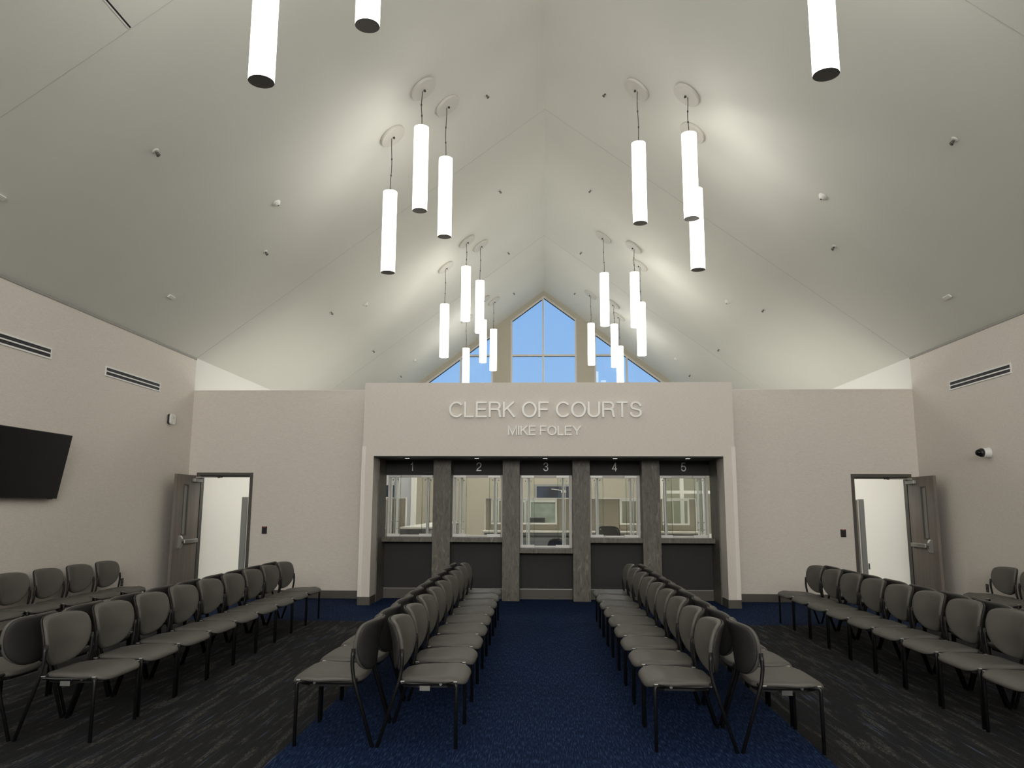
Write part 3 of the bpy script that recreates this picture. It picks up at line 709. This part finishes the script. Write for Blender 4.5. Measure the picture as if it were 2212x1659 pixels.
# service windows
def teller(i, a, b_, s):
    g = .004; a += g; b_ -= g
    root = thing('service_window', 'glazed service window with overlapping panels, %s of five' % POS[i], 'service window', ((a+b_)/2, YW, s), 0, 'glazed service windows')
    W = (b_-a)/2; H = WH-s-.002
    def B(name, m, bx, bev=0, par=root):
        q = MB()
        for c in bx: q.box(*c, bev)
        return q.build(name, m, par)
    B('window_frame', frame_w, [(-W, -W+.040, .0, .085, 0, H), (W-.040, W, .0, .085, 0, H), (-W+.04, W-.04, .0, .085, 0, .03), (-W+.04, W-.04, .0, .085, H-.045, H)])
    t = .27*2*W
    # side panels in front, centre panel behind
    for sg in (-1, 1):
        x0, x1 = (-W+.045, -W+t) if sg < 0 else (W-t, W-.045)
        B('side_glass', glass_m, [(x0, x1, -.030, -.020, .008, H-.005)])
        B('bottom_channel', white_pl, [(x0-.04, x1+.0, -.045, .0, .001, .050)], .003)
        B('top_channel', alu, [(x0-.03, x1, -.042, .0, H-.048, H-.004)], .003)
        xe = x1 if sg < 0 else x0
        B('glass_edge', glass_e, [(xe-.003, xe+.003, -.031, -.019, .05, H-.05)])
        for z in (.13*H, .245*H, .92*H):
            for xx in ((x1-.05) if sg < 0 else (x0+.05), (x0+.045) if sg < 0 else (x1-.045)):
                q = MB(); q.lathe([(0, 0), (.010, 0), (.010, .05), (0, .05)], 12, Matrix.Translation((xx, -.036, z)) @ Matrix.Rotation(-PI/2, 4, 'X')); q.build('standoff', steel, root)
        xm = (-W+.115) if sg < 0 else (W-.115)
        B('speaker_post', alu, [(xm-.006, xm+.006, .02, .05, .03, H-.045)])
        B('post_edge', gasket, [(xm+.008*sg, xm+.011*sg, .022, .05, .10, H-.12)])
    B('centre_glass', glass_m, [(-W+t-.09, W-t+.09, .022, .032, .035, H-.05)])
    B('centre_glass_edge', glass_e, [(-W+t-.093, -W+t-.088, .021, .033, .035, H-.05), (W-t+.088, W-t+.093, .021, .033, .035, H-.05)])
    B('pass_tray', white_pl, [(-W+t+.03, W-t-.03, -.012, .0, .012, .024)])
    # white baffle posts just inside
    for sg in (-1, 1):
        B('inner_post', white_w, [(sg*(W-.022)-.022, sg*(W-.022)+.022, .10, .19, .0, H)])
        B('inner_post', white_w, [(sg*(W-.150)-.020, sg*(W-.150)+.020, .10, .13, .0, H)])
for i, ((a, b_), s) in enumerate(zip(BAYS, SILL)):
    a2 = OX0+.021 if i == 0 else a+.001; b2 = OX1-.021 if i == 4 else b_-.001
    o = MB().box(a2, b2, 13.60, YW+.18, s-.08, s, .003).build('counter_shelf', stone)
    tag(o, 'grey stone-look counter shelf, %s of five%s' % (POS[i], ', lower than the others' if i == 2 else ''), 'counter', 'counter shelves of the service windows')
    aw = a2+.03 if i == 0 else a2; bw = b2-.03 if i == 4 else b2
    teller(i, aw, bw, s)

# ------------------------------------------------------------------ staff area behind the partition
def partition(name, label, x0, x1, y, glass_spans, ztop=1.79, zb=1.20, pane_m=film_gl, axis='x', group='cubicle partitions in the staff area'):
    """cubicle panel run along x at depth y; spans = glazed intervals"""
    L = x1-x0
    root = thing(name, label, 'cubicle partition', (x0, y, 0), 0 if axis == 'x' else PI/2, group); t = .06
    q = MB(); q.box(0, L, 0, t, 0, zb)
    cur = 0
    for a, b_ in sorted(glass_spans)+[(L, L)]:
        if a > cur: q.box(cur, a, 0, t, zb, ztop-.02)
        cur = b_
    q.build('fabric_panel', panel_f, root)
    MB().box(-.012, L+.012, -.008, t+.008, ztop-.02, ztop, .002).build('top_cap', white_pl, root)
    q = MB(); q.box(-.02, 0, -.006, t+.006, 0, ztop-.02); q.box(L, L+.02, -.006, t+.006, 0, ztop-.02); q.build('end_post', white_pl, root)
    for a, b_ in glass_spans:
        q = MB(); f = .035
        q.box(a, a+f, -.004, t+.004, zb, ztop-.02); q.box(b_-f, b_, -.004, t+.004, zb, ztop-.02); q.box(a+f, b_-f, -.004, t+.004, zb, zb+f); q.box(a+f, b_-f, -.004, t+.004, ztop-.02-f, ztop-.02)
        o = q.build('glazing_frame', white_pl, root)
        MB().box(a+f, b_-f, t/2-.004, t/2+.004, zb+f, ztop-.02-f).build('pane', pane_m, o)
        MB().box(a-.012, a, -.002, t+.002, zb-.1, ztop-.02).build('panel_joint', gasket, root)
    return root
partition('office_partition', 'taupe cubicle partition with glazed upper panels seen through windows 2 to 5', -1.34, 3.35, 17.6, [(.12, .42), (.80, 1.60), (3.00, 3.50), (3.95, 4.55)])
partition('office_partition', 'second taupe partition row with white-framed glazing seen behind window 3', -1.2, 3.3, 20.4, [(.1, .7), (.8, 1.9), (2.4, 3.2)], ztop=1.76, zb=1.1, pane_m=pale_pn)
partition('office_partition', 'glazed cubicle side panel seen through window 1', -3.35, -3.35+2.6, 15.4, [(.5, 1.15), (1.25, 1.9)], axis='y', ztop=1.78, zb=1.12)
o = partition('office_partition', 'taupe cubicle end panel seen through window 1', -3.30, -2.92, 16.2, [], ztop=1.77)
partition('office_partition', 'tall grey partition end seen inside the left doorway', -5.60, -4.2, 14.55, [], ztop=1.75)
partition('office_partition', 'tall grey partition end seen inside the right doorway', 4.3, 5.70, 14.55, [], ztop=1.75)
for x0, x1, lb in ((-5.72, -5.62, 'grey post of the partition inside the left doorway'), (5.72, 5.80, 'grey post of the partition inside the right doorway')):
    o = MB().box(x0, x1, 14.50, 14.62, 0, 1.752).build('partition_post', panel_g); tag(o, lb, 'post', 'partition posts inside the doorways')
# worksurface along the centre partition
ws = thing('worktop', 'long white standing-height worktop in front of the glazed cubicle partition', 'worktop', (1.0, 17.2, 0))
MB().box(-2.38, 2.4, -.25, .38, 1.035, 1.068, .003).build('top', desk_w, ws)
q = MB(); q.box(-2.34, 2.36, -.05, .36, .62, 1.03); q.build('drawer_front', panel_g, ws)
MB().box(-2.34, 2.36, -.06, -.05, .93, .975).build('dark_rail', file_d, ws)  # plain dark strip across the drawer front
for x in (-2.3, 0, 2.3): MB().box(x-.03, x+.03, -.03, .34, 0, .62).build('leg', panel_g, ws)
# island of files
fi = thing('file_cabinet_island', 'white-topped charcoal file cabinet island seen through windows 1 and 2', 'cabinet', (-2.45, 15.2, 0))
MB().box(-.40, .20, 0, 5.6, 1.155, 1.19, .003).build('top', desk_w, fi)
MB().box(-.38, .17, .02, 5.58, .05, 1.154).build('body', file_d, fi)
for k in range(9): MB().box(.171, .176, .08+k*.61, .50+k*.61, .12, 1.12).build('drawer_front', panel_g, fi)
# office chairs
def office_chair(x, y, rz, ztop, wd, label):
    o = thing('office_chair', label, 'office chair', (x, y, 0), rz, 'mesh office chairs behind the counters')
    zb = ztop-.42; q = MB(); path = []
    pts = []
    for k in range(25):
        t = k/24; a = PI*t; pts.append((wd*math.copysign(abs(math.cos(a))**.55, math.cos(a)), -.05*abs(math.cos(a))**2, zb+(ztop-.02-zb)*abs(math.sin(a))**.38))
    q.tube(pts, .016, 8); q.tube([pts[0], pts[-1]], .016, 8); q.build('back_frame', black_pl, o)
    t = bmesh.new(); vs = []
    for r_i in range(7):
        zz = zb + (ztop-.03-zb)*r_i/6; wr = wd*.97*(1-(max(0, (r_i/6-.55))/.45)**2*.42)
        vs.append([t.verts.new((wr*(-1+c/4), -.05*(1-(1-abs(-1+c/4))**1)+.004, zz)) for c in range(9)])
    for a_, b2_ in zip(vs, vs[1:]):
        for c in range(8): t.faces.new((a_[c], a_[c+1], b2_[c+1], b2_[c]))
    bmesh.ops.solidify(t, geom=list(t.faces), thickness=.006)
    q = MB(); q.add(t); q.build('backrest', mesh_m, o)
    MB().box(-.24, .24, -.50, -.04, zb-.17, zb-.10, .03).build('seat', mesh_m, o)
    q = MB(); q.tube([(0, -.25, zb-.17), (0, -.25, .10)], .03, 10); q.tube([(0, .0, zb+.02), (0, .02, zb-.12), (0, -.2, zb-.16)], .02, 8)
    q.build('gas_lift', black_pl, o)
    for k in range(5):
        a = k*2*PI/5; q = MB(); q.tube([(0, -.25, .12), (.30*math.cos(a), -.25+.30*math.sin(a), .07)], [.025, .015], 8)
        q.lathe([(0, -.02), (.03, -.02), (.03, .02), (0, .02)], 12, Matrix.Translation((.30*math.cos(a), -.25+.30*math.sin(a), .03)) @ Matrix.Rotation(PI/2, 4, 'X') ); q.build('leg', black_pl, o)
office_chair(1.18, 15.0, PI, 1.245, .235, 'black mesh office chair behind window 4')
office_chair(.215, 15.6, PI+.5, .99, .17, 'dark mesh office chair low behind window 3')
# monitor-like dark device behind window 3
dv = thing('desk_printer', 'small dark device on the desk behind the glazed partition at window 3', 'printer', (-.20, 19.9, 0))
MB().box(-.20, .20, -.12, .15, 1.13, 1.32, .01).build('body', file_d, dv)
MB().box(-.17, .17, -.125, -.12, 1.24, 1.28).build('front_panel', black_gl, dv)
o = thing('desk', 'white desk behind the second glazed partition', 'desk', (-.2, 20.0, 0)); MB().box(-.9, 1.6, -.35, .30, 1.10, 1.129).build('top', desk_w, o); MB().box(-.85, 1.55, -.3, .28, 0, 1.10).build('body', panel_f, o)
# glazed dark door in the far wall
d3 = bpy.data.objects.new('door_3', None); C.objects.link(d3); d3.location = (.28, YG, 0); struct(d3)
q = MB(); q.box(-.62, -.54, -.03, 0, 0, 2.34); q.box(.54, .62, -.03, 0, 0, 2.34); q.box(-.54, .54, -.03, 0, 2.27, 2.34); struct(q.build('door_frame', panel_g, d3))
q = MB(); q.box(-.54, .54, -.02, -.004, .02, 2.27); struct(q.build('door_leaf', dglass, d3))
q = MB(); q.box(.28, .45, -.06, -.02, 2.06, 2.14); q.tube([(.34, -.06, 2.13), (-.05, -.05, 2.18)], .012, 8); struct(q.build('door_closer', white_pl, d3))
# office block in the left far corner, with white trimmed edge and a dark doorway
q = MB(); q.box(XL, -3.62, 21.0, 21.15, 0, 3.0); struct(q.build('wall_office', grey_w))
struct(MB().box(-3.62, -3.50, 20.98, 21.17, 0, 3.0).build('trim_%d' % n, white_w)); n += 1
d4 = bpy.data.objects.new('door_4', None); C.objects.link(d4); d4.location = (-4.35, 21.0, 0); struct(d4)
struct(MB().box(-.45, .30, -.02, 0, 0, 2.15).build('door_leaf', dglass, d4))
# office front on the right: white mullions, pale blue light behind
of = bpy.data.objects.new('window_4', None); C.objects.link(of); of.location = (4.2, 21.0, 0); struct(of)
q = MB()
for x in (-1.05, -.55, .05, .65, 1.2): q.box(x-.05, x+.05, -.05, .05, 0, 2.6)
q.box(-1.0, 1.2, -.04, .04, 1.95, 2.03); q.box(-1.0, 1.2, -.04, .04, 2.5, 2.6); q.box(-1.0, 1.2, -.04, .04, 0, .9); struct(q.build('window_frame', white_w, of))
struct(MB().box(-1.0, 1.2, -.004, .004, .9, 2.5).build('pane', film_gl, of))
q = MB(); q.box(5.45, XR, 21.0, 21.15, 0, 3.0); struct(q.build('wall_office', grey_w))
